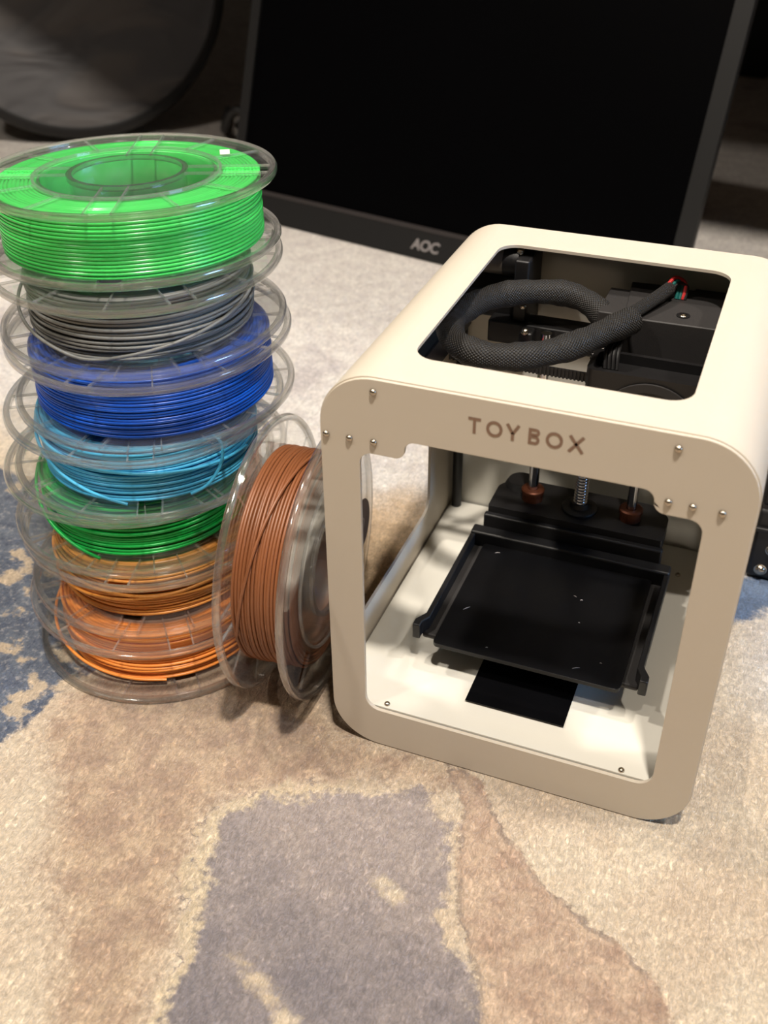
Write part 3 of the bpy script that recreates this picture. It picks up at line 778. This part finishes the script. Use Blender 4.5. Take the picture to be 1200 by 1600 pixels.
T = 0.0370
def arcpts(a0, a1, r0_, r1_, z0_, z1_, n=9):
    return [(a0 + (a1 - a0) * i / n, r0_ + (r1_ - r0_) * i / n, z0_ + (z1_ - z0_) * i / n) for i in range(n + 1)]
rd = math.radians
make_spool(FIL['bright_green'], 0.0672, 0, 1, 'topmost spool of the stack, nearly full of bright green filament', (-0.1450, 0.0905, 6 * T + 0.0028), rd(22), tilt=(-0.0339, -0.0036, rd(22)))
make_spool(FIL['grey'], 0.0585, 1.0, 2, 'clear spool of loosely wound grey filament, second from the top', (-0.1405, 0.0820, 5 * T + 0.0003), rd(50),
           [arcpts(-215, -90, 0.0655, 0.0625, 0.030, 0.0045) + arcpts(-80, 10, 0.0612, 0.0602, 0.0040, 0.020)])
make_spool(FIL['blue'], 0.0640, 0.25, 3, 'clear spool wound with deep blue filament, third from the top', (-0.1350, 0.0760, 4 * T + 0.0003), rd(3))
make_spool(FIL['sky_blue'], 0.0590, 0.7, 4, 'clear spool of sky blue filament with a stray strand, fourth from the top', (-0.1380, 0.0675, 3 * T + 0.0003), rd(30),
           [arcpts(-165, -70, 0.0600, 0.0640, 0.031, 0.0042), arcpts(-150, 0, 0.0602, 0.0602, 0.029, 0.014), [(-24, .0602, .033), (-22, .0645, .029), (-25, .0675, .020), (-32, .0665, .010), (-40, .063, .0048)]])
make_spool(FIL['green'], 0.0570, 0.9, 5, 'clear spool of dark green filament, third from the bottom', (-0.1455, 0.0655, 2 * T + 0.0003), rd(64),
           [arcpts(-165, -82, 0.0590, 0.0640, 0.031, 0.0040)])
make_spool(FIL['gold'], 0.0585, 1.3, 6, 'clear spool of golden brown filament, second from the bottom', (-0.1390, 0.0610, 1 * T + 0.0003), rd(15),
           [arcpts(-190, 60, 0.0605, 0.0605, 0.026, 0.010), arcpts(-160, 40, 0.0606, 0.0606, 0.008, 0.027)])
make_spool(FIL['orange'], 0.0590, 1.0, 7, 'bottommost spool of the stack, wound with orange filament, resting on the carpet', (-0.1335, 0.0500, 0.0004), rd(40),
           [arcpts(-205, -60, 0.0690, 0.0605, 0.020, 0.0035)])
# the brown spool stands on edge against the printer: its axis is nearly level
az = 0.0908
ax = Vector((math.cos(az), math.sin(az), 0.0)); side = Vector((0, 0, 1)); third = side.cross(ax)
brown = make_spool(FIL['brown'], 0.0590, 0.35, 8, 'clear spool of brown filament standing on edge beside the printer', (0, 0, 0), 0.0,
                   [[(100 - i * 14, .0600, .0045 + .0026 * i) for i in range(11)], [(-62 - i * 9, .0600, .004 + .0036 * i) for i in range(8)] + [(-140, .062, .0338), (-148, .060, .0385), (-160, .056, .0405), (-172, .053, .038), (-176, .052, .034)]], plain_top=True)
X_ = side; Z_ = ax; Y_ = Z_.cross(X_)
mb = Matrix((X_, Y_, Z_)).transposed().to_4x4()
mb.translation = Vector((-0.0374, 0.0455, SR + 0.0003)) - ax * (ST / 2)
brown.matrix_world = mb
# sticker on the bright green spool, dark label on the brown one
g = spools[0]
bm = bmesh.new(); add_box(bm, -0.0048, 0.0048, -0.0026, 0.0026, 0, 0.0002); o = obj('sticker', bm, 'paper', g)
a = rd(60 - 22); o.location = (0.0575 * math.cos(a), 0.0575 * math.sin(a), ST - 0.0030 + FT); o.rotation_euler = (0, 0, a + rd(60))
bm = bmesh.new(); add_lathe(bm, [(0.0001, 0), (0.0165, 0), (0.0165, 0.0003), (0.0001, 0.0003)], 40)
o = obj('round_label', bm, 'umber', brown)
inv = mb.inverted(); p = inv @ Vector((-0.018, 0.0975, 0.0650)); o.location = (p.x, p.y, ST + 0.0001)
bm = bmesh.new(); arc(bm, 0, 0, 0.0045, 0.006, 0.0012, 0, 360, 24); l2 = obj('label_mark', bm, 'grey_print', o); l2.location = (0, 0, 0.0004); l2.rotation_euler = (PI / 2, 0, 0)

# ================================================================== MONITOR
BL, BR = Vector((-0.4474, 0.7065, 0.001)), Vector((0.0878, 0.5866, 0.001))
mu = (BR - BL).normalized(); mn = mu.cross(Vector((0, 0, 1))); tl = 0.31
mup = Vector((0, 0, 1)) * math.cos(tl) - mn * math.sin(tl); mfr = mu.cross(mup)       # mfr: out of the screen
mon = empty('computer_monitor'); tag(mon, 'large black flat monitor leaning back on the carpet, screen off', 'monitor')
mm = Matrix((mu, mup, mfr)).transposed().to_4x4(); mm.translation = BL; mon.matrix_world = mm
MW, MH = (BR - BL).length, 0.332
bm = bmesh.new(); add_box(bm, 0.012, MW - 0.030, 0.002, MH - 0.01, -0.045, -0.008); obj('housing', bm, 'bezel', mon, 30, 0.004)
bm = bmesh.new(); add_plate(bm, rrect(0, MW, 0, MH, 0.004, 4), [rrect(0.012, MW - 0.017, 0.032, MH - 0.014, 0.001, 2)], lambda u, v, w: Vector((u, v, w)), -0.009, 0.0); obj('bezel', bm, 'bezel', mon, 30, 0.0015)
bm = bmesh.new(); add_box(bm, 0.011, MW - 0.0165, 0.0290, 0.0335, -0.008, 0.0008); obj('bezel_strip', bm, 'bezel_edge', mon)
bm = bmesh.new(); add_box(bm, 0.010, MW - 0.015, 0.0300, MH - 0.012, -0.0085, -0.0040); obj('screen', bm, 'screen', mon)
bm = bmesh.new(); add_box(bm, 0.22, 0.33, 0.10, 0.22, -0.07, -0.044); obj('rear_hub', bm, 'bezel', mon, 30, 0.004)
bm = bmesh.new(); back = mm.inverted() @ (BL + mu * 0.27 - mn * 0.28); top_p = Vector((0.275, 0.18, -0.065))
add_tube(bm, [top_p, back + Vector((0, 0.006, 0))], 0.012, 12); obj('rear_prop', bm, 'bezel', mon, 40)
fc = bpy.data.curves.new('logo', 'FONT'); fc.body = 'AOC'; fc.size = 0.0155; fc.shear = 0.15; fc.extrude = 0.0003; fc.offset = 0.0004; fc.align_x = 'CENTER'; fc.align_y = 'CENTER'; fc.space_character = 0.95
fo = bpy.data.objects.new('logo_curve', fc); COL.objects.link(fo)
me = bpy.data.meshes.new_from_object(fo.evaluated_get(bpy.context.evaluated_depsgraph_get())); bpy.data.objects.remove(fo)
me.materials.clear(); me.materials.append(MAT['logo']); lo = link(bpy.data.objects.new('logo', me), mon); lo.location = (0.2715, 0.0140, 0.0005)

# ================================================================== THINGS IN THE BACKGROUND
# round dark disc with a rim, leaning far left
dd = empty('round_disc'); tag(dd, 'large round dark disc with creased glossy face and black rim, leaning behind the spools', 'disc')
dn = (CAM_POS - Vector((-0.77, 0.90, 0.2))); dn.z = 0; dn.normalize()
dr_ = Vector((0, 0, 1)).cross(dn).normalized(); tl2 = 0.42
dup = Vector((0, 0, 1)) * math.cos(tl2) - dn * math.sin(tl2); dfr = dr_.cross(dup)
DR = 0.205
md_ = Matrix((dr_, dup, dfr)).transposed().to_4x4(); md_.translation = Vector((-0.772, 0.905, 0.004)) + dup * (DR + 0.012); dd.matrix_world = md_
bm = bmesh.new(); add_lathe(bm, [(DR - 0.004, -0.012), (DR + 0.008, -0.012), (DR + 0.012, -0.004), (DR + 0.012, 0.006), (DR + 0.006, 0.012), (DR - 0.002, 0.012)], 96); obj('rim', bm, 'black', dd, 50)
q = NT('creased_dark_face'); b = q.n('ShaderNodeBsdfPrincipled'); q.l(b.outputs[0], q.out.inputs[0])
mp = q.n('ShaderNodeMapping'); mp.inputs['Scale'].default_value = (1, 2.2, 1); q.l(q.obj(), mp.inputs[0])
f = q.noise(7, 2, 0.5, mp.outputs[0], 0.8)
q.l(q.mix(q.ramp(f, 0.42, 0.58), lin((54, 52, 54)), lin((68, 63, 61))), b.inputs['Base Color']); b.inputs['Roughness'].default_value = 0.6
q.l(q.bump(f, 0.25, 0.03), b.inputs['Normal']); MAT['disc_face'] = q.m
bm = bmesh.new(); add_lathe(bm, [(0.0001, -0.006), (DR - 0.002, -0.006), (DR - 0.002, 0.002), (0.0001, 0.002)], 64); obj('face', bm, 'disc_face', dd, 30)
# table standing over the far part, one leg in view
tb = empty('table', (0, 1.35, 0)); tb.rotation_euler = (0, 0, math.radians(-8)); tag(tb, 'dark table whose black leg stands behind the monitor at right', 'table')
def tbx(name, b, mat, bevel=0.004): return box_obj(name, (b[0], b[1], b[2] - 1.35, b[3] - 1.35, b[4], b[5]), mat, tb, bevel)
tbx('tabletop', (-1.75, 1.35, 0.467, 2.25, 0.715, 0.745), 'table')
for x, y in ((0.025, 1.626), (-1.68, 2.2), (1.28, 2.2), (-1.68, 0.70), (1.28, 0.70)):
    tbx('leg', (x - 0.024, x + 0.024, y - 0.024, y + 0.024, 0.0, 0.716), 'black')
st_ = empty('wooden_stool', (0.29, 1.60, 0)); tag(st_, 'tan wooden stool, its leg just beside the black table leg', 'stool')
for sx in (-1, 1):
    for sy in (-1, 1):
        bm = bmesh.new(); add_tube(bm, [(sx * 0.150, sy * 0.12, 0.0), (sx * 0.135, sy * 0.11, 0.40)], [0.016, 0.019], 14); obj('leg', bm, 'tan', st_, 40)
bm = bmesh.new(); add_box(bm, -0.16, 0.16, -0.14, 0.14, 0.395, 0.425); obj('seat', bm, 'tan', st_, 30, 0.008)
# loose cables between disc and monitor
for k, (pts, lab) in enumerate((([(-0.60, 1.02, .008), (-0.555, 0.95, .03), (-0.53, 0.91, .010), (-0.56, 0.88, .007), (-0.60, 0.87, .007)], 'thick black cable looping on the carpet beside the round disc'),
                          ([(-0.66, 1.10, .006), (-0.60, 0.98, .012), (-0.56, 0.95, .05), (-0.52, 0.98, .006), (-0.50, 1.08, .006)], 'black cable arching up behind the left edge of the monitor'),
                          ([(-0.62, 0.80, .005), (-0.57, 0.80, .01), (-0.53, 0.81, .005), (-0.50, 0.83, .005), (-0.47, 0.90, .005)], 'thin black cable lying between the round disc and the monitor'))):
    bm = bmesh.new(); add_tube(bm, spline(pts, 8), 0.006 if k < 2 else 0.004, 10); o = obj('cable', bm, 'black', None, 40); tag(o, lab, 'cable', 'cables behind the spools')
# black equipment case to the right of the printer
cs = empty('equipment_case', (0.33, 0.31, 0)); tag(cs, 'black hard case with metal studs behind the right side of the printer', 'case')
def cbx(name, b, mat, bevel=0.002): return box_obj(name, (b[0] - .33, b[1] - .33, b[2] - .31, b[3] - .31, b[4], b[5]), mat, cs, bevel)
cbx('case_body', (0.1915, 0.47, 0.2160, 0.40, 0.001, 0.053), 'case', 0.003)
cbx('case_lid', (0.1915, 0.47, 0.2160, 0.40, 0.0555, 0.0830), 'case', 0.003)
cbx('case_seam', (0.1935, 0.468, 0.2180, 0.398, 0.0525, 0.056), 'bezel_edge', 0.0)
cbx('case_ledge', (0.1915, 0.47, 0.2130, 0.2165, 0.038, 0.041), 'black', 0.001)
for x, z in ((0.2005, 0.0085), (0.2045, 0.0245)):
    bm = bmesh.new(); rot2 = Matrix.Translation(Vector((x - .33, 0.2162 - .31, z))) @ Matrix.Rotation(PI / 2, 4, 'X')
    add_lathe(bm, [(0.0001, 0.0030), (0.0018, 0.0028), (0.0028, 0.0018), (0.0032, 0.0008), (0.0040, 0.0006), (0.0041, -0.0004), (0.0001, -0.0004)], 24, True, rot2)
    obj('stud', bm, 'screw', cs, 50)
